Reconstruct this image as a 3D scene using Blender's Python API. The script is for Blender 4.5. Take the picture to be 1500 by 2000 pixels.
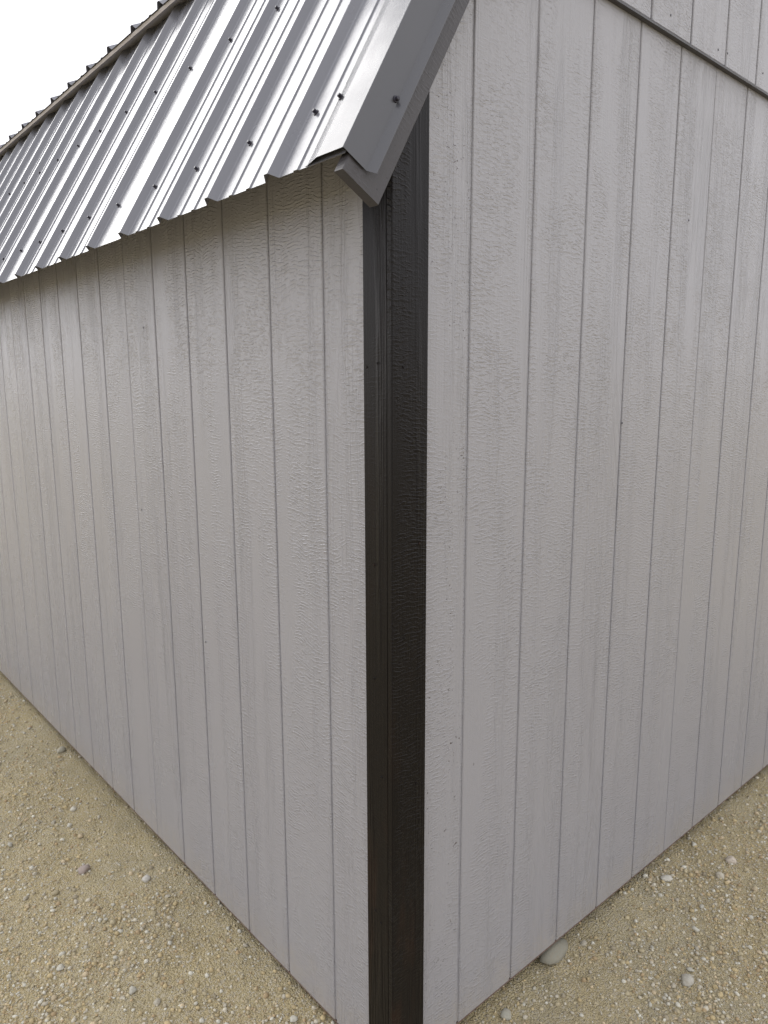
import bpy, math, random
import numpy as np
from mathutils import Matrix, Vector

R = math.radians
rng = np.random.default_rng(7)
random.seed(7)
scene = bpy.context.scene
for o in list(bpy.data.objects):
    bpy.data.objects.remove(o)
COL = scene.collection

# ------------------------------------------------------------------ camera
BASE = 0.045                      # bottom edge of the siding above the ground
cam_d = bpy.data.cameras.new('camera')
cam = bpy.data.objects.new('camera', cam_d)
COL.objects.link(cam)
cr = Vector((0.7496916, -0.66177982, -0.00315696))
cu = Vector((0.11491577, 0.1254805, 0.98541819))
cf = Vector((0.65173374, 0.73912253, -0.17012061))
m = Matrix.Identity(4)
for i in range(3):
    m[i][0] = cr[i]; m[i][1] = cu[i]; m[i][2] = -cf[i]
m.translation = (-0.9462, -1.05546, 1.55148 + BASE)
cam.matrix_world = m
cam_d.sensor_fit = 'VERTICAL'
cam_d.sensor_height = 24.0
cam_d.sensor_width = 18.0
cam_d.lens = 24.0 * 1428.27 / 2000.0
cam_d.clip_start = 0.02
cam_d.clip_end = 3000
scene.camera = cam

# ------------------------------------------------------------------ sky, sun, exposure
SUN_EL, SUN_AZ = 32.0, 3.5        # azimuth measured from +y towards -x
world = bpy.data.worlds.new('World')
scene.world = world
world.use_nodes = True
wn = world.node_tree.nodes; wl = world.node_tree.links
wn.clear()
sky = wn.new('ShaderNodeTexSky')
sky.sky_type = 'NISHITA'
sky.sun_disc = False
sky.sun_elevation = R(SUN_EL)
sky.sun_rotation = R(-SUN_AZ)
sky.air_density = 1.0
sky.dust_density = 6.0
sky.ozone_density = 1.0
hs = wn.new('ShaderNodeHueSaturation')
hs.inputs['Saturation'].default_value = 0.05      # thin even cloud
bg = wn.new('ShaderNodeBackground')
bg.inputs['Strength'].default_value = 0.15
wo = wn.new('ShaderNodeOutputWorld')
veil = wn.new('ShaderNodeMix')                    # even bright cloud layer over the whole sky
veil.data_type = 'RGBA'
veil.inputs[0].default_value = 0.93
veil.inputs[7].default_value = (11.9, 11.9, 12.5, 1.0)
wl.new(sky.outputs[0], hs.inputs['Color'])
wl.new(hs.outputs[0], veil.inputs[6])
wl.new(veil.outputs[2], bg.inputs['Color'])
wl.new(bg.outputs[0], wo.inputs['Surface'])

sun_d = bpy.data.lights.new('sun', 'SUN')
sun_d.energy = 1.3
sun_d.angle = R(34)
sun_d.color = (1.0, 0.98, 0.955)
sun = bpy.data.objects.new('sun', sun_d)
COL.objects.link(sun)
sdir = Vector((-math.sin(R(SUN_AZ)) * math.cos(R(SUN_EL)), math.cos(R(SUN_AZ)) * math.cos(R(SUN_EL)), math.sin(R(SUN_EL))))
sun.rotation_euler = sdir.to_track_quat('Z', 'Y').to_euler()
sun.location = sdir * 20

scene.view_settings.view_transform = 'Standard'
scene.view_settings.look = 'None'
scene.view_settings.gamma = 1.0
scene.view_settings.exposure = -0.27
scene.view_settings.use_curve_mapping = False

# ------------------------------------------------------------------ node helpers
class NT:
    def __init__(self, name):
        self.mat = bpy.data.materials.new(name)
        self.mat.use_nodes = True
        self.t = self.mat.node_tree
        self.t.nodes.clear()
        self.out = self.n('ShaderNodeOutputMaterial')
        self.b = self.n('ShaderNodeBsdfPrincipled')
        self.l(self.b.outputs[0], self.out.inputs['Surface'])
    def n(self, kind, **kw):
        nd = self.t.nodes.new(kind)
        for k, v in kw.items():
            setattr(nd, k, v)
        return nd
    def l(self, a, b):
        self.t.links.new(a, b)
    def put(self, sock, v):
        if hasattr(v, 'is_output') or isinstance(v, bpy.types.NodeSocket):
            self.l(v, sock)
        else:
            sock.default_value = v
    def math(self, op, a, b=0.0, c=None, clamp=False):
        nd = self.n('ShaderNodeMath', operation=op)
        nd.use_clamp = clamp
        self.put(nd.inputs[0], a); self.put(nd.inputs[1], b)
        if c is not None:
            self.put(nd.inputs[2], c)
        return nd.outputs[0]
    def scale(self, v, s):
        nd = self.n('ShaderNodeVectorMath', operation='MULTIPLY')
        self.l(v, nd.inputs[0]); nd.inputs[1].default_value = s
        return nd.outputs[0]
    def add(self, v, w):
        nd = self.n('ShaderNodeVectorMath', operation='ADD')
        self.l(v, nd.inputs[0]); self.put(nd.inputs[1], w)
        return nd.outputs[0]
    def noise(self, v, sc=1.0, det=2.0, rough=0.5, dist=0.0):
        nd = self.n('ShaderNodeTexNoise')
        self.l(v, nd.inputs['Vector'])
        nd.inputs['Scale'].default_value = sc
        nd.inputs['Detail'].default_value = det
        nd.inputs['Roughness'].default_value = rough
        nd.inputs['Distortion'].default_value = dist
        return nd.outputs['Fac']
    def ramp(self, v, a, b, lo=0.0, hi=1.0):
        nd = self.n('ShaderNodeMapRange')
        nd.interpolation_type = 'SMOOTHSTEP'
        self.l(v, nd.inputs[0])
        nd.inputs[1].default_value = a; nd.inputs[2].default_value = b
        nd.inputs[3].default_value = lo; nd.inputs[4].default_value = hi
        return nd.outputs[0]
    def mix(self, f, a, b):
        nd = self.n('ShaderNodeMix', data_type='RGBA')
        self.put(nd.inputs[0], f)
        self.put(nd.inputs[6], a); self.put(nd.inputs[7], b)
        return nd.outputs[2]
    def bump(self, h, dist=0.002, strength=1.0):
        nd = self.n('ShaderNodeBump')
        nd.inputs['Strength'].default_value = strength
        nd.inputs['Distance'].default_value = dist
        self.l(h, nd.inputs['Height'])
        self.l(nd.outputs[0], self.b.inputs['Normal'])
    def coords(self, per_object=True):
        tc = self.n('ShaderNodeTexCoord').outputs['Object']
        if not per_object:
            return tc
        oi = self.n('ShaderNodeObjectInfo')
        cx = self.n('ShaderNodeCombineXYZ')
        self.l(self.math('MULTIPLY', oi.outputs['Random'], 37.0), cx.inputs[0])
        self.l(self.math('MULTIPLY', oi.outputs['Random'], 91.0), cx.inputs[1])
        self.l(self.math('MULTIPLY', oi.outputs['Random'], 53.0), cx.inputs[2])
        self.rand = oi.outputs['Random']
        return self.add(tc, cx.outputs[0])

def rgba(c):
    return (c[0], c[1], c[2], 1.0)

def wood_height(t, v, long_axis=2, k_vert=1.0, k_rip=1.0, thin=0.4):
    """embossed cedar relief: long grain lines in patches, cross ripples in patches, fine tooth"""
    def sv(across, along, off=(0, 0, 0)):
        s = [across, across * thin, across]
        s[long_axis] = along
        return t.add(t.scale(v, tuple(s)), off)
    # tall narrow patches where one figure or the other shows
    mA = t.ramp(t.noise(sv(13, 0.8), 1.0, 2.0), 0.49, 0.58)
    mB = t.ramp(t.noise(sv(10, 1.5, (5.3, 1.1, 8.7)), 1.0, 2.0), 0.34, 0.50)
    mB2 = t.ramp(t.noise(sv(6, 7.0, (2.3, 7.1, 1.7)), 1.0, 2.0), 0.36, 0.60, 0.55, 1.0)
    mB = t.math('MULTIPLY', mB, mB2)
    # contour grain
    g = t.noise(sv(9, 0.5), 1.0, 1.5, 0.4, 0.4)
    lines = t.ramp(t.math('PINGPONG', t.math('MULTIPLY', g, 34.0), 1.0), 0.25, 0.65)
    brk = t.noise(sv(60, 6.0, (3, 9, 4)), 1.0, 2.0)
    lines = t.math('MULTIPLY', lines, t.ramp(brk, 0.38, 0.55, 0.35, 1.0))
    fine = t.ramp(t.noise(sv(210, 3.2), 1.0, 2.0, 0.6), 0.40, 0.62)
    # cross ripples left by the saw: shallow steps whose upper lip faces the sky
    sep = t.n('ShaderNodeSeparateXYZ'); t.l(v, sep.inputs[0])
    along = sep.outputs[long_axis]
    side = sep.outputs[0 if long_axis != 0 else 2]
    ph = t.math('ADD', t.math('MULTIPLY', along, 122.0), t.math('MULTIPLY', t.noise(sv(11, 7.0), 1.0, 2.0, 0.5), 7.0))
    ph = t.math('ADD', ph, t.math('MULTIPLY', side, 9.0))
    sw = t.math('FRACT', ph, 0.0)
    sw = t.math('MULTIPLY', sw, t.ramp(sw, 0.78, 1.0, 1.0, 0.0))
    dash = t.ramp(t.noise(sv(62, 150, (8, 2, 5)), 1.0, 2.5, 0.65), 0.42, 0.60)
    rp = t.math('MULTIPLY', sw, t.math('MULTIPLY', dash, 0.46))
    rp2 = t.noise(sv(120, 210), 1.0, 2.0, 0.6)
    rp = t.math('ADD', rp, t.math('MULTIPLY', rp2, 0.24))
    tooth = t.noise(v, 380.0, 3.0, 0.65)
    a = t.math('MULTIPLY', t.math('ADD', t.math('MULTIPLY', lines, 0.55), t.math('MULTIPLY', fine, 0.30)), t.math('MULTIPLY', mA, 0.75 * k_vert))
    b = t.math('MULTIPLY', rp, t.math('MULTIPLY', mB, 1.25 * k_rip))
    c = t.math('MULTIPLY', tooth, 0.27)
    d = t.math('MULTIPLY', fine, 0.06)
    return t.math('ADD', t.math('ADD', a, b), t.math('ADD', c, d)), mA

# ------------------------------------------------------------------ materials
M = {}
def mat_siding():
    t = NT('grey_painted_siding')
    v = t.coords()
    h, mA = wood_height(t, v)
    att = t.n('ShaderNodeAttribute', attribute_type='OBJECT', attribute_name='pits')
    # open pits in the emboss that the paint missed
    pn = t.noise(t.scale(v, (150, 60, 210)), 1.0, 2.0, 0.6, 0.8)
    pm = t.noise(t.scale(v, (16, 6, 5)), 1.0, 2.0)
    thr = t.math('SUBTRACT', 0.80, t.math('MULTIPLY', att.outputs['Fac'], 0.11))
    pit = t.math('MULTIPLY', t.math('GREATER_THAN', pn, thr), t.ramp(pm, 0.44, 0.56))
    tone = t.noise(t.scale(v, (2.5, 1, 1.1)), 1.0, 3.0)
    c1, c2 = (0.320, 0.316, 0.334), (0.326, 0.321, 0.339)
    col = t.mix(t.ramp(tone, 0.3, 0.7), rgba(c1), rgba(c2))
    speck = t.ramp(t.noise(v, 650.0, 1.0), 0.66, 0.78, 0.0, 0.30)
    col = t.mix(speck, col, rgba((0.22, 0.205, 0.20)))
    col = t.mix(pit, col, rgba((0.07, 0.05, 0.045)))
    # dust splashed up from the yard, ragged along its top
    sz = t.n('ShaderNodeSeparateXYZ'); t.l(t.n('ShaderNodeTexCoord').outputs['Object'], sz.inputs[0])
    dn = t.noise(t.scale(v, (26, 9, 22)), 1.0, 5.0, 0.7)
    dust = t.ramp(t.math('ADD', sz.outputs[2], t.math('MULTIPLY', dn, 0.30)), 0.30, 0.10, 0.0, 0.38)
    dust = t.math('MULTIPLY', dust, t.ramp(t.noise(v, 150.0, 3.0, 0.7), 0.35, 0.65, 0.3, 1.0))
    col = t.mix(dust, col, rgba((0.40, 0.34, 0.24)))
    t.l(col, t.b.inputs['Base Color'])
    rv = t.noise(t.scale(v, (6, 3, 2)), 1.0, 3.0)
    t.l(t.ramp(rv, 0.3, 0.7, 0.26, 0.28), t.b.inputs['Roughness'])
    t.b.inputs['IOR'].default_value = 1.52
    h = t.math('SUBTRACT', h, t.math('MULTIPLY', pit, 0.5))
    t.bump(h, 0.0026, 1.0)
    M['siding'] = t.mat
def mat_trim(key='trim', kv=0.7, kr=1.0):
    t = NT('dark_brown_trim_paint')
    v = t.coords()
    h, mA = wood_height(t, v, 2, kv, kr, 1.0)
    brown_mask = t.ramp(t.noise(t.scale(v, (14, 14, 3.0)), 1.0, 4.0, 0.6), 0.5, 0.75)
    sep = t.n('ShaderNodeSeparateXYZ')
    t.l(t.n('ShaderNodeTexCoord').outputs['Object'], sep.inputs[0])
    low = t.ramp(sep.outputs[2], 0.9, 0.05)           # more red-brown patches towards the foot of the boards
    brown_mask = t.math('MULTIPLY', brown_mask, t.math('ADD', 0.15, t.math('MULTIPLY', low, 0.85)))
    col = t.mix(brown_mask, rgba((0.0050, 0.0038, 0.0042)), rgba((0.024, 0.011, 0.007)))
    t.l(col, t.b.inputs['Base Color'])
    t.b.inputs['Roughness'].default_value = 0.33
    t.b.inputs['IOR'].default_value = 1.30
    t.bump(h, 0.0020, 1.0)
    M[key] = t.mat
def mat_rake():
    t = NT('dark_grey_rake_paint')
    v = t.coords()
    h, mA = wood_height(t, v, 0, 1.0, 0.8)
    tone = t.noise(v, 30.0, 4.0, 0.6)
    dots = t.ramp(t.noise(v, 140.0, 2.0), 0.68, 0.74)
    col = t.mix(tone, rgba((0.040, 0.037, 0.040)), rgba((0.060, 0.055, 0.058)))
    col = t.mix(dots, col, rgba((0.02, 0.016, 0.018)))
    t.l(col, t.b.inputs['Base Color'])
    t.b.inputs['Roughness'].default_value = 0.42
    t.bump(h, 0.0016, 0.9)
    M['rake'] = t.mat
def mat_steel(key='steel', k=1.0):
    t = NT('grey_painted_steel')
    v = t.coords(False)
    tone = t.noise(v, 5.0, 4.0, 0.6)
    col = t.mix(tone, rgba((0.066 * k, 0.068 * k, 0.078 * k)), rgba((0.082 * k, 0.083 * k, 0.093 * k)))
    t.l(col, t.b.inputs['Base Color'])
    t.l(t.ramp(t.noise(v, 9.0, 4.0), 0.3, 0.7, 0.20, 0.28), t.b.inputs['Roughness'])
    t.b.inputs['IOR'].default_value = 1.55
    t.bump(t.math('ADD', t.noise(v, 480.0, 2.0), t.math('MULTIPLY', t.noise(v, 14.0, 2.0), 3.0)), 0.0004, 0.35)
    M[key] = t.mat
def mat_screw():
    t = NT('dark_screw')
    t.b.inputs['Base Color'].default_value = rgba((0.02, 0.018, 0.03))
    v = t.coords(False)
    t.l(t.ramp(t.noise(v, 300.0, 2.0), 0.3, 0.7, 0.25, 0.5), t.b.inputs['Roughness'])
    M['screw'] = t.mat
def mat_rawwood():
    t = NT('raw_sheathing_wood')
    v = t.coords()
    n = t.noise(t.scale(v, (40, 40, 8)), 1.0, 4.0)
    t.l(t.mix(n, rgba((0.52, 0.49, 0.485)), rgba((0.58, 0.55, 0.54))), t.b.inputs['Base Color'])
    t.b.inputs['Roughness'].default_value = 0.8
    t.bump(n, 0.001, 0.5)
    M['wood'] = t.mat
def mat_rawedge():
    t = NT('raw_siding_edge')
    v = t.coords(False)
    n = t.noise(v, 60.0, 4.0)
    t.l(t.mix(n, rgba((0.09, 0.055, 0.04)), rgba((0.20, 0.14, 0.11))), t.b.inputs['Base Color'])
    t.b.inputs['Roughness'].default_value = 0.85
    M['rawedge'] = t.mat
def mat_ground():
    t = NT('tan_gravel_soil')
    v = t.n('ShaderNodeTexCoord').outputs['Object']
    big = t.noise(v, 1.6, 4.0, 0.6)
    mid = t.noise(v, 9.0, 5.0, 0.65)
    fine = t.noise(v, 120.0, 4.0, 0.7)
    col = t.mix(t.ramp(big, 0.35, 0.65), rgba((0.450, 0.372, 0.205)), rgba((0.425, 0.370, 0.232)))
    col = t.mix(t.ramp(mid, 0.4, 0.7, 0.0, 0.55), col, rgba((0.48, 0.395, 0.225)))
    col = t.mix(t.ramp(fine, 0.45, 0.8, 0.0, 0.6), col, rgba((0.20, 0.155, 0.085)))
    grit = t.n('ShaderNodeTexVoronoi')
    t.l(v, grit.inputs['Vector']); grit.inputs['Scale'].default_value = 190.0
    gs = t.n('ShaderNodeSeparateColor'); t.l(grit.outputs['Color'], gs.inputs[0])
    col = t.mix(t.math('MULTIPLY', t.ramp(gs.outputs[0], 0.72, 0.8), 0.6), col, rgba((0.50, 0.45, 0.35)))
    t.l(col, t.b.inputs['Base Color'])
    t.b.inputs['Roughness'].default_value = 0.95
    h = t.math('SUBTRACT', t.math('MULTIPLY', fine, 0.8), t.math('MULTIPLY', grit.outputs['Distance'], 0.7))
    t.bump(h, 0.008, 1.0)
    M['ground'] = t.mat
def mat_pebble():
    t = NT('pale_gravel')
    v = t.coords()
    att = t.n('ShaderNodeAttribute', attribute_type='GEOMETRY', attribute_name='tint')
    sp = t.ramp(t.noise(v, 160.0, 3.0), 0.4, 0.8, 0.0, 0.5)
    t.l(t.mix(sp, att.outputs['Color'], rgba((0.26, 0.21, 0.14))), t.b.inputs['Base Color'])
    t.b.inputs['Roughness'].default_value = 0.85
    t.bump(t.noise(v, 220.0, 4.0), 0.002, 0.5)
    M['pebble'] = t.mat
for f in (mat_siding, mat_trim, mat_rake, mat_steel, mat_screw, mat_rawwood, mat_rawedge, mat_ground, mat_pebble):
    f()
mat_trim('trim_side', 1.8, 0.25)
mat_steel('sheet', 2.1)  # same steel as the flashing, base lightened to paint in bright rib sides

# ------------------------------------------------------------------ mesh helpers
def mk(name, verts, faces, mat=None, smooth=False):
    me = bpy.data.meshes.new(name)
    me.from_pydata([tuple(v) for v in verts], [], faces)
    if mat:
        me.materials.append(M[mat])
    if smooth:
        me.polygons.foreach_set('use_smooth', [True] * len(me.polygons))
    me.update()
    return me
def ob(name, me, parent=None, loc=(0, 0, 0), rotz=0.0):
    o = bpy.data.objects.new(name, me)
    COL.objects.link(o)
    o.location = loc
    o.rotation_euler = (0, 0, rotz)
    if parent:
        o.parent = parent
    return o
def inset(poly, e):
    """offset a convex CCW polygon inwards by e"""
    n = len(poly); out = []
    for i in range(n):
        p0, p1, p2 = (np.array(poly[i - 1]), np.array(poly[i]), np.array(poly[(i + 1) % n]))
        d1 = (p1 - p0) / np.linalg.norm(p1 - p0); d2 = (p2 - p1) / np.linalg.norm(p2 - p1)
        n1 = np.array([-d1[1], d1[0]]); n2 = np.array([-d2[1], d2[0]])
        A = np.array([n1, n2]); b = np.array([n1 @ p1 + e, n2 @ p1 + e])
        out.append(tuple(np.linalg.solve(A, b)))
    return out
def slab(poly, y_front, y_back, cham=0.0020):
    """poly in (x,z), CCW seen from -y; chamfered front edge at y_front"""
    n = len(poly); fr = inset(poly, cham)
    V = [(x, y_front, z) for x, z in fr] + [(x, y_front + cham, z) for x, z in poly] + [(x, y_back, z) for x, z in poly]
    F = [tuple(range(n))]
    for i in range(n):
        j = (i + 1) % n
        F.append((i, n + i, n + j, j))
        F.append((n + i, 2 * n + i, 2 * n + j, n + j))
    F.append(tuple(reversed(range(2 * n, 3 * n))))
    return V, F
def box(x0, x1, y0, y1, z0, z1):
    V = [(x, y, z) for x in (x0, x1) for y in (y0, y1) for z in (z0, z1)]
    F = [(0, 1, 3, 2), (4, 6, 7, 5), (0, 4, 5, 1), (2, 3, 7, 6), (0, 2, 6, 4), (1, 5, 7, 3)]
    return V, F
def clip(poly, a, b, c):
    """keep a*x+b*z<=c"""
    out = []
    for i in range(len(poly)):
        p, q = poly[i], poly[(i + 1) % len(poly)]
        fp, fq = a * p[0] + b * p[1] - c, a * q[0] + b * q[1] - c
        if fp <= 0: out.append(p)
        if (fp < 0 < fq) or (fq < 0 < fp):
            t = fp / (fp - fq)
            out.append((p[0] + t * (q[0] - p[0]), p[1] + t * (q[1] - p[1])))
    return out

# ------------------------------------------------------------------ ground
def lattice(seed, n=64):
    return np.random.default_rng(seed).random((n, n))
LAT = [lattice(s) for s in range(6)]
def vnoise(x, y, sc, k):
    L = LAT[k]; n = L.shape[0]
    u = np.asarray(x) * sc + 1000.0; v = np.asarray(y) * sc + 1000.0
    iu = np.floor(u).astype(int); iv = np.floor(v).astype(int)
    fu = u - iu; fv = v - iv
    fu = fu * fu * (3 - 2 * fu); fv = fv * fv * (3 - 2 * fv)
    g = lambda a, b: L[a % n, b % n]
    return (g(iu, iv) * (1 - fu) * (1 - fv) + g(iu + 1, iv) * fu * (1 - fv) + g(iu, iv + 1) * (1 - fu) * fv + g(iu + 1, iv + 1) * fu * fv) - 0.5
def ground_z(x, y):
    r = np.sqrt(np.asarray(x) ** 2 + np.asarray(y) ** 2)
    fade = np.clip((14 - r) / 6, 0, 1)
    z = 0.030 * vnoise(x, y, 1.1, 0) + 0.022 * vnoise(x, y, 4.1, 1) + 0.010 * vnoise(x, y, 13.0, 2)
    z = z + 0.0045 * vnoise(x, y, 45.0, 3)
    return z * fade
def axis(lo, hi, step, far):
    a = list(np.arange(lo, hi + 1e-6, step))
    s = step; p = hi
    right = []
    while p < far:
        s *= 1.35; p += s; right.append(p)
    s = step; p = lo; left = []
    while p > -far:
        s *= 1.35; p -= s; left.append(p)
    return np.array(left[::-1] + a + right)
gx = axis(-2.0, 3.0, 0.016, 900.0)
gy = axis(-1.6, 4.0, 0.016, 900.0)
X, Y = np.meshgrid(gx, gy, indexing='ij')
Z = ground_z(X, Y)
nx, ny = X.shape
gme = bpy.data.meshes.new('ground')
co = np.stack([X, Y, Z], -1).reshape(-1, 3)
ii = np.arange(nx * ny).reshape(nx, ny)
quads = np.stack([ii[:-1, :-1], ii[1:, :-1], ii[1:, 1:], ii[:-1, 1:]], -1).reshape(-1, 4)
gme.vertices.add(len(co)); gme.vertices.foreach_set('co', co.ravel())
gme.loops.add(quads.size); gme.loops.foreach_set('vertex_index', quads.ravel().astype(np.int32))
gme.polygons.add(len(quads))
gme.polygons.foreach_set('loop_start', np.arange(0, quads.size, 4, dtype=np.int32))
gme.update(calc_edges=True)
gme.polygons.foreach_set('use_smooth', np.ones(len(quads), dtype=bool))
gme.materials.append(M['ground'])
ground = ob('ground', gme)
ground['kind'] = 'structure'
ground['label'] = 'tan sandy soil mixed with fine pale gravel'

# ------------------------------------------------------------------ shed root
shed = ob('shed', None)
shed.empty_display_size = 0.3
shed['label'] = 'grey wood-sided storage shed with dark corner trim and grey ribbed metal gambrel roof'
shed['category'] = 'shed'
GR = 0.2032                        # groove spacing
RIB = 0.2286                       # roof rib spacing
W, LEN = 3.66, 6.10                # shed width and length
T60 = math.tan(R(60.0)); T26 = math.tan(R(26.0))
EX, EZ = -0.1467, 1.9281           # lower eave of the metal, at pan level
UX, UZ = 0.329, 2.854              # lower edge of the upper roof
GROOVE = 0.0078
DEPTH = 0.0038

# --- side wall (plane x = 0), boards between grooves
def roofline(poly, drop=0.022):
    for sx in (1, -1):             # both sides of the gambrel
        c60 = EZ - drop * 2 - EX * T60
        c26 = UZ - drop - UX * T26
        if sx == 1:
            poly = clip(poly, -T60, 1.0, c60)
            poly = clip(poly, -T26, 1.0, c26)
        else:
            poly = clip(poly, T60, 1.0, c60 + W * T60)
            poly = clip(poly, T26, 1.0, c26 + W * T26)
        if len(poly) < 3: break
    return poly
ZS = 2.16
V, F = box(DEPTH, DEPTH + 0.006, 0.0, LEN, 0.002, ZS)
side_wall = ob('side_wall', mk('side_wall', V, F, 'siding'), shed, (0, 0, BASE))
side_wall['label'] = 'long side wall of grooved grey boards under the eave'
y = 0.0
me_full = None
first_edge = 0.2053 - GROOVE / 2
k = 0
edges = [0.0] + [0.2053 + i * GR for i in range(0, 30)]
for i in range(len(edges) - 1):
    joint = (i % 6 == 0 and i > 0)
    a = edges[i] + (GROOVE / 2 if i else 0.0)
    b = edges[i + 1] - GROOVE / 2
    if i % 6 == 5: b += GROOVE * 0.28
    if i % 6 == 0 and i: a -= GROOVE * 0.28
    w = b - a
    Vp, Fp = slab([(0, 0), (w, 0), (w, ZS), (0, ZS)], 0.0, DEPTH)
    o = ob('siding_board', mk('siding_board', Vp, Fp, 'siding'), side_wall, (0, b, 0), R(-90))
    o['pits'] = [0.1, 0.55, 0.25][i % 3] if i < 6 else 0.2
# --- gable wall (plane y = 0)
V, F = box(0.013, W, DEPTH, DEPTH + 0.006, 0.002, 2.43)
Vb = []
gp = roofline([(0.013, 0.002), (W, 0.002), (W, 3.9), (0.013, 3.9)], 0.03)
nb = len(gp)
Vb = [(x, DEPTH, z) for x, z in gp] + [(x, DEPTH + 0.006, z) for x, z in gp]
Fb = [tuple(range(nb)), tuple(reversed(range(nb, 2 * nb)))] + [(i, nb + i, nb + (i + 1) % nb, (i + 1) % nb) for i in range(nb)]
gable = ob('gable_wall', mk('gable_wall', Vb, Fb, 'siding'), shed, (0, 0, BASE))
gable['label'] = 'gable end wall of grooved grey boards in two tiers'
edges = [0.014] + [0.2218 + i * GR for i in range(0, 17)] + [W]
for i in range(len(edges) - 1):
    a = edges[i] + (GROOVE / 2 if i else 0.0)
    b = edges[i + 1] - GROOVE / 2
    if i % 6 == 5: b += GROOVE * 0.28
    if i % 6 == 0 and i: a -= GROOVE * 0.28
    poly = roofline([(0, 0), (b, 0), (b, 2.4384), (0, 2.4384)] and [(a, 0), (b, 0), (b, 2.4384), (a, 2.4384)])
    Vp, Fp = slab([(x - a, z) for x, z in poly], 0.0, DEPTH)
    o = ob('siding_board', mk('siding_board', Vp, Fp, 'siding'), gable, (a, 0, 0))
    o['pits'] = 1.0 if i == 0 else (0.35 if i < 6 else 0.2)
# upper tier laps over the lower one
UOFF = 0.022
edges = [0.2218 + UOFF + i * GR for i in range(-1, 17)] + [W]
UP0, UP1 = -0.0125, -0.0015
for i in range(len(edges) - 1):
    a = edges[i] + GROOVE / 2
    b = edges[i + 1] - GROOVE / 2
    poly = roofline([(a, 2.434), (b, 2.434), (b, 3.9), (a, 3.9)])
    if len(poly) < 3: continue
    Vp, Fp = slab([(x - a, z) for x, z in poly], UP0, UP0 + 0.007)
    o = ob('upper_siding_board', mk('upper_siding_board', Vp, Fp, 'siding'), gable, (a, 0, 0))
    o['pits'] = 0.45
up = roofline([(0.1, 2.436), (W - 0.02, 2.436), (W - 0.02, 3.9), (0.1, 3.9)], 0.03)
n_ = len(up)
Vu = [(x, UP0 + 0.007, z) for x, z in up] + [(x, -0.001, z) for x, z in up]
Fu = [tuple(range(n_)), tuple(reversed(range(n_, 2 * n_)))] + [(i, n_ + i, n_ + (i + 1) % n_, (i + 1) % n_) for i in range(n_)]
ob('upper_siding_backing', mk('upper_siding_backing', Vu, Fu, 'siding'), gable)
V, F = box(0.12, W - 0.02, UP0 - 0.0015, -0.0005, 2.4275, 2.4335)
ob('seam_shade_flashing', mk('seam_shade_flashing', V, F, 'rake'), gable)  # flashing strip, coloured dark to paint in the shadow line under the lap
V, F = box(0.080, W, 0.0012, 0.0105, -0.0045, -0.0003)
ob('raw_bottom_edge', mk('raw_bottom_edge', V, F, 'rawedge'), gable)
V, F = box(0.0012, 0.0105, 0.060, LEN, -0.0045, -0.0003)
ob('raw_bottom_edge', mk('raw_bottom_edge', V, F, 'rawedge'), side_wall)
# --- unseen walls and floor frame close the box
V, F = box(W - 0.012, W, 0.02, LEN, 0.0, ZS)
ob('far_side_wall', mk('far_side_wall', V, F, 'siding'), shed, (0, 0, BASE))
gp2 = roofline([(0.014, 0.0), (W - 0.014, 0.0), (W - 0.014, 3.9), (0.014, 3.9)], 0.03)
nb = len(gp2)
Vb = [(x, LEN - 0.014, z) for x, z in gp2] + [(x, LEN - 0.002, z) for x, z in gp2]
Fb = [tuple(range(nb)), tuple(reversed(range(nb, 2 * nb)))] + [(i, nb + i, nb + (i + 1) % nb, (i + 1) % nb) for i in range(nb)]
ob('rear_gable_wall', mk('rear_gable_wall', Vb, Fb, 'siding'), shed, (0, 0, BASE))
V, F = box(0.02, W - 0.02, 0.02, LEN - 0.02, 0.03, 0.06)
ob('floor_deck', mk('floor_deck', V, F, 'wood'), shed, (0, 0, BASE))
for x0 in (0.16, 1.25, 2.3, 3.38):
    V, F = box(x0, x0 + 0.09, 0.05, LEN - 0.05, -BASE - 0.06, 0.029)
    ob('skid', mk('skid', V, F, 'wood'), shed, (0, 0, BASE))

# --- corner trim: a board on each face
def prism_xy(poly, z0, z1, cham=0.0015):
    """poly CCW in plan"""
    n = len(poly)
    V = [(x, y, z0) for x, y in poly] + [(x, y, z1 + T60 * x) for x, y in poly]
    F = [tuple(reversed(range(n))), tuple(range(n, 2 * n))] + [(i, (i + 1) % n, n + (i + 1) % n, n + i) for i in range(n)]
    return V, F
TX, TY = -0.018, -0.0265
c = 0.0022
corner = ob('corner_trim', None, shed, (0, 0, BASE))
corner['label'] = 'dark brown corner trim of two boards'
# face board on the gable, its edge seen from the side
pg = [(TX + c, TY), (0.0775 - c, TY), (0.0775, TY + c), (0.0775, -0.0005), (0.0, -0.0005), (0.0, -0.0128), (TX, -0.0128), (TX, TY + c)]
V, F = prism_xy(pg, -0.012, 2.115)
tg = ob('trim_board', mk('trim_board', V, F, 'trim'), corner)
ps = [(TX, -0.0108), (TX + c, -0.0118), (-0.0005, -0.0118), (-0.0005, 0.0575), (TX + c, 0.0575), (TX, 0.0575 - c)]
V, F = prism_xy(ps, -0.010, 2.125)
ts = ob('trim_board', mk('trim_board', V, F, 'trim_side'), corner)
def disc(rad, h, n=8, cone=0.75):
    V = [(rad * math.cos(2 * math.pi * i / n), rad * math.sin(2 * math.pi * i / n), 0) for i in range(n)]
    V += [(cone * rad * math.cos(2 * math.pi * i / n), cone * rad * math.sin(2 * math.pi * i / n), h) for i in range(n)]
    F = [tuple(range(n, 2 * n))] + [(i, (i + 1) % n, n + (i + 1) % n, n + i) for i in range(n)]
    return V, F
V, F = disc(0.0028, 0.0016)
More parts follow.
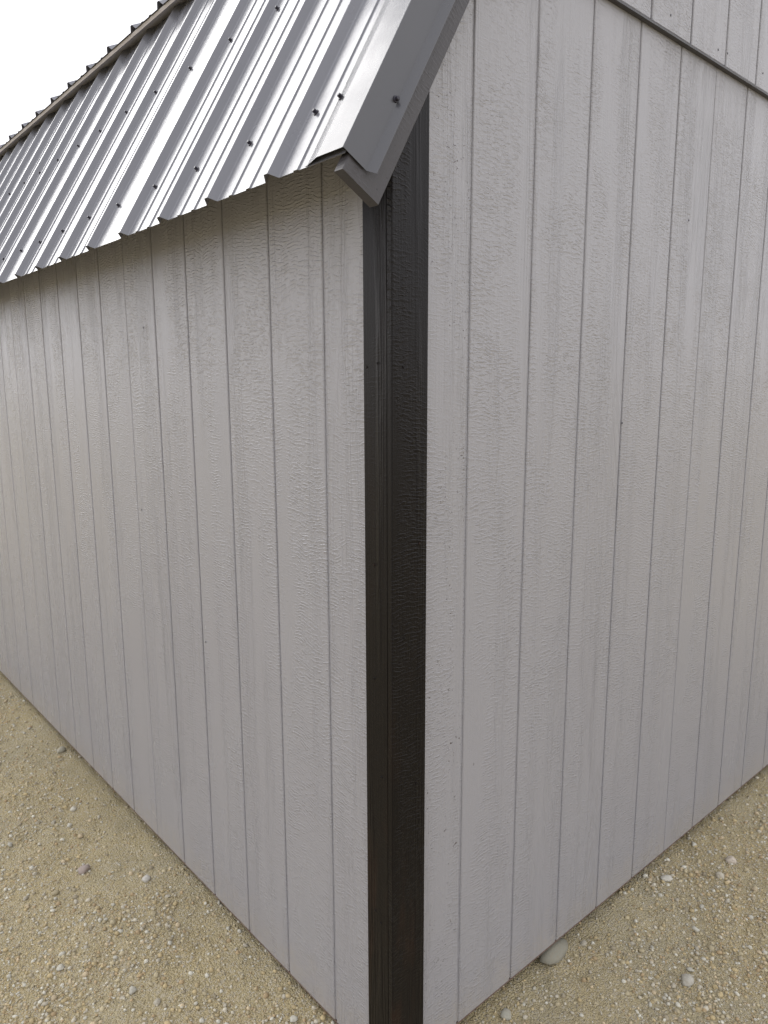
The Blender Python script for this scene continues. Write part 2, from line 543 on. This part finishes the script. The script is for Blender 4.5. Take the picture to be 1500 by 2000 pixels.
nail_me = mk('nail', V, F, 'trim')
for (yy, zz) in ((0.0272, 1.198), (0.0292, 0.957), (0.008, 0.7454), (0.0149, 1.594), (0.0467, 1.587), (0.03, 0.42), (0.012, 0.40)):
    o = ob('nail', nail_me, ts, (TX, yy, zz)); o.rotation_euler = (0, R(-90), 0)
for (xx, zz) in ((0.0112, 1.586), (0.055, 1.24), (0.015, 1.05), (0.05, 0.72)):
    o = ob('nail', nail_me, tg, (xx, TY, zz)); o.rotation_euler = (R(90), 0, 0)

V, F = disc(0.0030, 0.0010)
hole_me = mk('siding_nail', V, F, 'screw')
for (yy, zz) in ((0.796, 0.825), (1.191, 1.162), (1.100, 1.724)):
    o = ob('siding_nail', hole_me, side_wall, (0.0, yy, zz)); o.rotation_euler = (0, R(-90), 0)
for (xx, yy, zz) in ((0.944, UP0, 2.471), (1.211, UP0, 2.464), (1.268, UP0, 2.470), (1.507, UP0, 2.479), (0.836, 0.0, 1.451), (1.130, 0.0, 2.007)):
    o = ob('siding_nail', hole_me, gable, (xx, yy, zz)); o.rotation_euler = (R(90), 0, 0)
# --- roof: coordinates (s up the slope, y along, n off the slope)
class Slope:
    def __init__(self, ox, oz, deg, mirror=False):
        self.ox, self.oz, self.mir = ox, oz, mirror
        self.s = (math.cos(R(deg)), math.sin(R(deg)))
        self.n = (-math.sin(R(deg)), math.cos(R(deg)))
    def __call__(self, s, y, n):
        x = self.ox + s * self.s[0] + n * self.n[0]
        z = self.oz + s * self.s[1] + n * self.n[1]
        return ((W - x) if self.mir else x, y, z)
RH, RB, RT = 0.0166, 0.0448, 0.0132
def profile(yc_list, y_start, y_end):
    """height profile of the sheet between two y values"""
    pts = [(y_start, 0.0)]
    for yc in yc_list:
        pts += [(yc - RB / 2 - 0.002, 0.0), (yc - RB / 2 + 0.001, 0.0012), (yc - RT / 2 - 0.001, RH - 0.0012), (yc - RT / 2 + 0.0008, RH), (yc + RT / 2 - 0.0008, RH),
                (yc + RT / 2 + 0.001, RH - 0.0012), (yc + RB / 2 - 0.001, 0.0012), (yc + RB / 2 + 0.002, 0.0)]
        for mo in (0.0757, 0.1424):
            pts += [(yc + mo, 0.0), (yc + mo + 0.003, 0.0026), (yc + mo + 0.014, 0.0026), (yc + mo + 0.017, 0.0)]
    pts += [(y_end, 0.0)]
    return [p for p in pts if y_start - 1e-6 <= p[0] <= y_end + 1e-6]
def extrude_profile(S, pts, s0, s1, thick=0.0011, ns=1, jit=0.0):
    """pts: list of (y,n); thin sheet of real thickness along s"""
    n = len(pts)
    V = []; F = []
    ss = [s0 + (s1 - s0) * i / ns for i in range(ns + 1)]
    for i, s in enumerate(ss):
        for (y, h) in pts: V.append(S(s, y, h))
        for (y, h) in pts: V.append(S(s, y, h - thick))
    st = 2 * n
    for i in range(ns):
        a = i * st; b = (i + 1) * st
        for j in range(n - 1):
            F.append((a + j, b + j, b + j + 1, a + j + 1))
            F.append((a + n + j, a + n + j + 1, b + n + j + 1, b + n + j))
        F.append((a, a + n, b + n, b)); F.append((a + n - 1, b + n - 1, b + 2 * n - 1, a + 2 * n - 1))
    for j in range(n - 1):
        F.append((j, j + 1, n + j + 1, n + j))
        e = ns * st
        F.append((e + j, e + n + j, e + n + j + 1, e + j + 1))
    return V, F
def screw_mesh():
    n = 10
    V = []; F = []
    def ring(r, h, k=n, rot=0.0):
        b = len(V)
        V.extend((r * math.cos(2 * math.pi * i / k + rot), r * math.sin(2 * math.pi * i / k + rot), h) for i in range(k))
        return b
    a = ring(0.0076, 0.0); b = ring(0.0070, 0.0024); c_ = ring(0.0046, 0.0030); d = ring(0.0046, 0.0085); e = ring(0.0032, 0.0098)
    for p, q in ((a, b), (b, c_), (c_, d), (d, e)):
        F.extend((p + i, p + (i + 1) % n, q + (i + 1) % n, q + i) for i in range(n))
    F.append(tuple(range(e, e + n)))
    return mk('screw', V, F, 'screw')
screw_me = screw_mesh()
def put_screw(S, s, y, n, parent, up=None):
    p = Vector(S(s, y, n))
    z = Vector(S(0, 0, 1)) - Vector(S(0, 0, 0)) if up is None else Vector(up)
    o = ob('screw', screw_me, parent, p)
    o.scale = (0.82, 0.82, 0.82)
    o.rotation_mode = 'QUATERNION'
    o.rotation_quaternion = z.to_track_quat('Z', 'X')
    return o
YC0 = 0.1618
def roof_slope(name, S, length, shift, label, screws, mir, deck0=0.05):
    # wooden deck under the metal
    V = [S(s, y, n) for s in (deck0, length - 0.01) for y in (-0.030, LEN + 0.03) for n in (-0.014, -0.003)]
    F = [(0, 1, 3, 2), (4, 6, 7, 5), (0, 4, 5, 1), (2, 3, 7, 6), (0, 2, 6, 4), (1, 5, 7, 3)]
    deck = ob(name, mk(name, V, F, 'wood'), shed, (0, 0, BASE))
    deck['label'] = label
    # sheets of four ribs
    y0 = -0.055
    yc = YC0 + shift
    ycs = [yc + k * RIB for k in range(-1, 28) if yc + k * RIB < LEN + 0.05]
    ycs = [q for q in ycs if q > 0.02]
    sheet = 0
    while True:
        lo = y0 if sheet == 0 else yc + (4 * sheet - 1) * RIB + RB / 2 + 0.012
        hi = yc + (4 * sheet + 3) * RIB + RB / 2 + 0.0115
        last = hi >= LEN + 0.05
        if last: hi = LEN + 0.05
        sub = [q for q in ycs if lo < q < hi + 0.0]
        if hi - lo > 0.03:
            pts = profile(sub, lo, hi)
            if sheet == 0:           # sheet starts part-way through a pan: one stiffener before its first rib
                pre = [(yc - RIB + mo + d, h) for mo in (0.1424,) for d, h in ((0, 0), (0.003, 0.0026), (0.014, 0.0026), (0.017, 0))]
                pts = [pts[0]] + [q for q in pre if q[0] > lo + 0.001] + pts[1:]
            n_up = -0.0002 * (sheet % 2)
            V, F = extrude_profile(S, [(a, b + n_up) for a, b in pts], 0.0 + random.uniform(-.0015, .0015), length, ns=2)
            if mir: F = [tuple(reversed(f)) for f in F]
            ob('roof_sheet', mk('roof_sheet', V, F, 'sheet'), deck)
        sheet += 1
        if last: break
    for (s, off) in screws:
        for q in ycs:
            put_screw(S, s + random.uniform(-.004, .004), q - off + random.uniform(-.003, .003), 0.0, deck)
    return deck
S_low = Slope(EX, EZ, 60.0)
S_up = Slope(UX, UZ, 26.0)
S_lowR = Slope(EX, EZ, 60.0, True)
S_upR = Slope(UX, UZ, 26.0, True)
L_low = 1.112
L_up = (W / 2 - UX) / math.cos(R(26.0))
low = roof_slope('lower_roof_slope', S_low, L_low, 0.0, 'steep lower roof slope of ribbed grey metal', ((0.137, 0.045), (0.604, 0.045)), False)
upr = roof_slope('upper_roof_slope', S_up, L_up, 0.03, 'upper roof slope overhanging the steep one', ((0.137, 0.045),), False, 0.006)
roof_slope('lower_roof_slope', S_lowR, L_low, 0.0, 'far lower roof slope', (), True)
roof_slope('upper_roof_slope', S_upR, L_up, 0.03, 'far upper roof slope', (), True)

# --- rake: wooden board with a metal edge cap over it
def slope_box(S, s0, s1, y0, y1, n0, n1):
    V = [S(s, y, n) for s in (s0, s1) for y in (y0, y1) for n in (n0, n1)]
    F = [(0, 1, 3, 2), (4, 6, 7, 5), (0, 4, 5, 1), (2, 3, 7, 6), (0, 2, 6, 4), (1, 5, 7, 3)]
    return V, F
def rake(S, length, mir, name):
    # board in its own axes so that the grain runs along it
    L = length + 0.027
    y0, y1, n0, n1 = -0.058, -0.0345, -0.0968, -0.0072
    e = 0.0015
    sec = [(y0, n0 + e), (y0 + e, n0), (y1, n0), (y1, n1), (y0 + e, n1), (y0, n1 - e)]
    k = len(sec)
    V = [(0.0, a, b) for a, b in sec] + [(L, a, b) for a, b in sec]
    F = [tuple(range(k)), tuple(reversed(range(k, 2 * k)))] + [(i, k + i, k + (i + 1) % k, (i + 1) % k) for i in range(k)]
    o = ob('rake_board', mk('rake_board', V, F, 'rake'), shed)
    sx = -1.0 if mir else 1.0
    mt = Matrix.Identity(4)
    org = S(-0.027, 0, 0)
    for i, (vx, vy, vn) in enumerate(zip((sx * S.s[0], 0, S.s[1]), (0, 1, 0), (sx * S.n[0], 0, S.n[1]))):
        mt[i][0] = vx; mt[i][1] = vy; mt[i][2] = vn
    mt.translation = (org[0], org[1], org[2] + BASE)
    if mir:
        o.data.transform(mt); o.data.flip_normals()
    else:
        o.matrix_local = mt
    # lookout block tying the board to the wall
    V, F = slope_box(S, 0.03, length, -0.034, -0.0285 + 0.0, -0.09, -0.02)
    ob('rake_spacer', mk('rake_spacer', V, F, 'rake'), shed, (0, 0, BASE))
    pts = [(0.056, 0.0020), (0.048, 0.0022), (0.0135, 0.0100), (0.0105, 0.0106), (-0.0605, 0.0106), (-0.0622, 0.0096), (-0.0622, -0.0455), (-0.0632, -0.0465), (-0.0765, -0.0570), (-0.0763, -0.0582), (-0.0750, -0.0587)]
    n = len(pts)
    tk = 0.0009
    # inner skin: offset towards the roof / board
    inner = [(y, h - tk) for y, h in pts[:4]] + [(-0.0605 + tk, 0.0106 - tk), (-0.0622 + tk, 0.0096 - tk), (-0.0622 + tk, -0.0455), (-0.0632 + tk, -0.0468), (-0.0765 + tk, -0.0571), (-0.0755, -0.0577), (-0.0748, -0.0580)]
    ss = [0.0, length * 0.5, length + 0.004]
    V = []; F = []
    for s in ss:
        V += [S(s, a, b) for a, b in pts] + [S(s, a, b) for a, b in inner]
    st = 2 * n
    for i in range(len(ss) - 1):
        a, b = i * st, (i + 1) * st
        for j in range(n - 1):
            F.append((a + j, a + j + 1, b + j + 1, b + j))
            F.append((a + n + j, b + n + j, b + n + j + 1, a + n + j + 1))
        F.append((a, b, b + n, a + n)); F.append((a + n - 1, a + 2 * n - 1, b + 2 * n - 1, b + n - 1))
    for j in range(n - 1):
        F.append((j, n + j, n + j + 1, j + 1))
        e_ = (len(ss) - 1) * st
        F.append((e_ + j, e_ + j + 1, e_ + n + j + 1, e_ + n + j))
    if mir: F = [tuple(reversed(f)) for f in F]
    cap = ob('rake_flashing', mk('rake_flashing', V, F, 'steel'), shed, (0, 0, BASE))
    cap['label'] = 'folded grey metal edge cap along the gable roof edge'
    for s in np.arange(0.138, length, 0.62):
        put_screw(S, s, 0.034, 0.0055, cap)
        put_screw(S, s + 0.004, -0.0622, -0.040, cap, up=(0, -1, 0))
rake(S_low, L_low, False, 'near')
rake(S_up, L_up, False, 'near')
rake(S_lowR, L_low, True, 'far')
rake(S_upR, L_up, True, 'far')
# ridge cap
rz = UZ + (W / 2 - UX) * T26
V = [(W / 2 - 0.15, -0.06, rz - 0.15 * T26 + 0.024), (W / 2, -0.06, rz + 0.028), (W / 2 + 0.15, -0.06, rz - 0.15 * T26 + 0.024)]
V = V + [(a, LEN + 0.05, b_) for a, _, b_ in V]
ob('ridge_cap', mk('ridge_cap', V, [(0, 1, 4, 3), (1, 2, 5, 4)], 'steel'), shed, (0, 0, BASE))

# ------------------------------------------------------------------ stones
PH = (1 + 5 ** 0.5) / 2
ICO_V = np.array([(-1, PH, 0), (1, PH, 0), (-1, -PH, 0), (1, -PH, 0), (0, -1, PH), (0, 1, PH), (0, -1, -PH), (0, 1, -PH), (PH, 0, -1), (PH, 0, 1), (-PH, 0, -1), (-PH, 0, 1)], float)
ICO_V /= np.linalg.norm(ICO_V[0])
ICO_F = np.array([(0, 11, 5), (0, 5, 1), (0, 1, 7), (0, 7, 10), (0, 10, 11), (1, 5, 9), (5, 11, 4), (11, 10, 2), (10, 7, 6), (7, 1, 8), (3, 9, 4), (3, 4, 2), (3, 2, 6), (3, 6, 8), (3, 8, 9), (4, 9, 5), (2, 4, 11), (6, 2, 10), (8, 6, 7), (9, 8, 1)])
TINTS = np.array([(0.60, 0.58, 0.49), (0.53, 0.49, 0.39), (0.48, 0.415, 0.265), (0.48, 0.385, 0.21), (0.34, 0.295, 0.205), (0.56, 0.46, 0.30), (0.43, 0.32, 0.18)])
def fill_mesh(name, co, tri, tint_per_vert, smooth=False):
    me = bpy.data.meshes.new(name)
    me.vertices.add(len(co)); me.vertices.foreach_set('co', co.astype(np.float32).ravel())
    me.loops.add(tri.size); me.loops.foreach_set('vertex_index', tri.astype(np.int32).ravel())
    me.polygons.add(len(tri)); me.polygons.foreach_set('loop_start', np.arange(0, tri.size, 3, dtype=np.int32))
    me.update(calc_edges=True)
    at = me.attributes.new('tint', 'FLOAT_COLOR', 'POINT')
    at.data.foreach_set('color', np.concatenate([tint_per_vert, np.ones((len(co), 1))], 1).astype(np.float32).ravel())
    me.materials.append(M['pebble'])
    if smooth:
        me.polygons.foreach_set('use_smooth', np.ones(len(tri), dtype=bool))
    return me
def inside(x, y, mrg=0.0):
    return (x > 0.05 + mrg) & (y > 0.05 + mrg)
# fine gravel: scattered thick in some places and thin in others
N = 420000
# two bands along the walls get most of it, the yard beyond the rest
px = np.concatenate([rng.uniform(-1.3, 0.05, N // 2), rng.uniform(-0.2, 2.6, N // 3), rng.uniform(-3.2, 4.4, N // 6)])
py = np.concatenate([rng.uniform(-0.2, 3.6, N // 2), rng.uniform(-0.9, 0.05, N // 3), rng.uniform(-2.6, 6.0, N // 6)])
patch = vnoise(px, py, 2.3, 4) + 0.6 * vnoise(px, py, 6.5, 5)
near_wall = np.minimum(np.where(py > 0, -px, 9), np.where(px > 0, -py, 9))
dens = np.clip(0.62 + 1.0 * patch, 0.16, 1.0) * np.clip(0.55 + near_wall * 3.0, 0.4, 1.0)
keep = (rng.random(len(px)) < dens * 0.75) & ~inside(px, py)
px, py = px[keep], py[keep]
rad = np.clip(rng.lognormal(math.log(0.0024), 0.50, len(px)), 0.0012, 0.0085)
n = len(px)
q = rng.normal(size=(n, 4)); q /= np.linalg.norm(q, axis=1)[:, None]
w_, x_, y_, z_ = q.T
Rm = np.stack([np.stack([1 - 2 * (y_**2 + z_**2), 2 * (x_*y_ - z_*w_), 2 * (x_*z_ + y_*w_)], -1),
               np.stack([2 * (x_*y_ + z_*w_), 1 - 2 * (x_**2 + z_**2), 2 * (y_*z_ - x_*w_)], -1),
               np.stack([2 * (x_*z_ - y_*w_), 2 * (y_*z_ + x_*w_), 1 - 2 * (x_**2 + y_**2)], -1)], 1)
axs = rng.uniform(0.6, 1.35, (n, 3))
OCT_V = np.array([(1, 0, 0), (-1, 0, 0), (0, 1, 0), (0, -1, 0), (0, 0, 1), (0, 0, -1)], float)
OCT_F = np.array([(0, 2, 4), (2, 1, 4), (1, 3, 4), (3, 0, 4), (2, 0, 5), (1, 2, 5), (3, 1, 5), (0, 3, 5)])
def batch(sel, BV, BF):
    loc = BV[None] * axs[sel][:, None, :] * rng.uniform(0.78, 1.18, (sel.sum(), len(BV), 1))
    loc = np.einsum('nij,nkj->nki', Rm[sel], loc)
    loc[:, :, 2] *= 0.75
    loc = loc * rad[sel][:, None, None]
    cen = np.stack([px[sel], py[sel], ground_z(px[sel], py[sel]) + rad[sel] * 0.18], -1)
    co = (loc + cen[:, None]).reshape(-1, 3)
    tri = (BF[None] + (np.arange(sel.sum()) * len(BV))[:, None, None]).reshape(-1, 3)
    ti = TINTS[rng.choice(len(TINTS), sel.sum(), p=(.13, .17, .24, .18, .08, .10, .10))] * rng.uniform(0.80, 1.12, (sel.sum(), 1))
    return co, tri, np.repeat(ti, len(BV), 0)
bigsel = rad > 0.0036
c1, t1, k1 = batch(bigsel, ICO_V, ICO_F)
c2, t2, k2 = batch(~bigsel, OCT_V, OCT_F)
gravel = ob('gravel', fill_mesh('gravel', np.concatenate([c1, c2]), np.concatenate([t1, t2 + len(c1)]), np.concatenate([k1, k2])))
gravel['kind'] = 'stuff'
gravel['label'] = 'loose fine pale gravel scattered over the tan soil'
gravel['category'] = 'gravel'

def ico2():
    V = [tuple(v) for v in ICO_V]; F = [tuple(f) for f in ICO_F]
    cache = {}
    def mid(a, b):
        key = (min(a, b), max(a, b))
        if key not in cache:
            p = (np.array(V[a]) + np.array(V[b])) / 2; p /= np.linalg.norm(p)
            V.append(tuple(p)); cache[key] = len(V) - 1
        return cache[key]
    G = []
    for a, b, c3 in F:
        ab, bc, ca = mid(a, b), mid(b, c3), mid(c3, a)
        G += [(a, ab, ca), (b, bc, ab), (c3, ca, bc), (ab, bc, ca)]
    return np.array(V), np.array(G)
I2V, I2F = ico2()
def stone_mesh(name, r, flat, seed, tint, elong=1.0, lump=0.22, cuts=9):
    g = np.random.default_rng(seed)
    v = I2V.copy()
    for _ in range(cuts):                       # broken faces
        d = g.normal(size=3); d /= np.linalg.norm(d)
        lim = g.uniform(0.55, 0.86)
        ex = np.clip(v @ d - lim, 0, None)
        v = v - ex[:, None] * d
    v *= (1 + lump * (g.random((len(v), 1)) - 0.5))
    v *= np.array([elong, 1.0, flat]) * r
    return fill_mesh(name, v, I2F, np.repeat(np.array([tint]), len(v), 0) * g.uniform(0.95, 1.05, (len(v), 1)))
def place(name, x, y, r, flat, seed, tint, elong, rot, parent=None, sink=0.35, lump=0.22):
    me = stone_mesh(name, r, flat, seed, tint, elong, lump)
    zz = float(ground_z(x, y)) + r * flat * (1 - sink) * 0.8
    o = ob(name, me, parent, (x, y, zz), rot)
    return o
st = [(-0.237, 1.280, 0.021, 0.72, (0.34, 0.28, 0.25), 1.25, 0.9, 'smooth pinkish-brown stone sitting alone beside the long wall'),
      (-0.113, 1.070, 0.0155, 0.7, (0.52, 0.50, 0.45), 1.1, 0.2, 'bright cream stone lying close to the foot of the long wall'),
      (-0.020, 2.185, 0.0195, 0.7, (0.40, 0.38, 0.30), 1.2, 0.5, 'tan rounded stone almost touching the far part of the long wall'),
      (1.410, -0.151, 0.0200, 0.7, (0.52, 0.46, 0.38), 1.05, 0.3, 'rounded cream-coloured stone on the gravel off the gable wall'),
      (1.173, -0.049, 0.0165, 0.5, (0.54, 0.52, 0.45), 1.5, -0.7, 'narrow pale stone close under the gable wall'),
      (0.820, -0.292, 0.0195, 0.6, (0.42, 0.40, 0.34), 1.2, 0.4, 'pointed three-cornered pale grey stone in the gravel patch'),
      (0.640, 0.016, 0.046, 0.40, (0.25, 0.24, 0.19), 1.6, 0.10, 'big flat grey-green stone wedged under the gable wall'),
      (0.370, -0.035, 0.0165, 0.5, (0.36, 0.35, 0.29), 1.2, 0.5, 'flat light grey stone under the gable wall near the dark corner trim')]
for i, (x, y, r, fl, ti, el, ro, lab) in enumerate(st):
    o = place('stone', x, y, r, fl, 100 + i, ti, el, ro)
    o['label'] = lab; o['category'] = 'stone'
peb = [(-0.133, 1.693, 0.0149), (-0.223, 1.642, 0.0105), (-0.184, 1.586, 0.0114), (-0.176, 1.490, 0.0130), (-0.428, 1.260, 0.0114), (-0.345, 1.227, 0.0125),
       (-0.325, 0.669, 0.0130), (-0.292, 0.591, 0.0107), (-0.423, 0.927, 0.0087), (-0.488, 0.792, 0.0095), (-0.217, 0.860, 0.0076), (-0.279, 0.657, 0.0076),
       (-0.178, 0.753, 0.0081), (1.310, -0.160, 0.0160), (1.414, -0.022, 0.0117), (1.323, -0.264, 0.0098), (0.735, -0.022, 0.0125), (0.994, -0.279, 0.0103),
       (0.867, -0.277, 0.0114), (0.757, -0.179, 0.0071)]
for i in range(240):
    for _ in range(50):
        if rng.random() < 0.55:
            x, y = rng.uniform(-1.0, -0.03), rng.uniform(0.0, 3.0)
        else:
            x, y = rng.uniform(0.1, 2.2), rng.uniform(-0.8, -0.02)
        if rng.random() < np.clip(0.5 + 1.6 * float(vnoise(x, y, 2.3, 4)), 0.08, 1): break
    peb.append((x, y, float(np.clip(rng.lognormal(math.log(0.0068), 0.28), 0.0045, 0.0115))))
for i, (x, y, r) in enumerate(peb):
    ti = TINTS[[0, 1, 0, 5, 1, 2][i % 6]] * rng.uniform(0.70, 0.95)
    place('pebble', x, y, r * 0.92, rng.uniform(0.5, 0.8), 300 + i, ti, rng.uniform(1.0, 1.4), rng.uniform(0, 6.28), ground, 0.45)
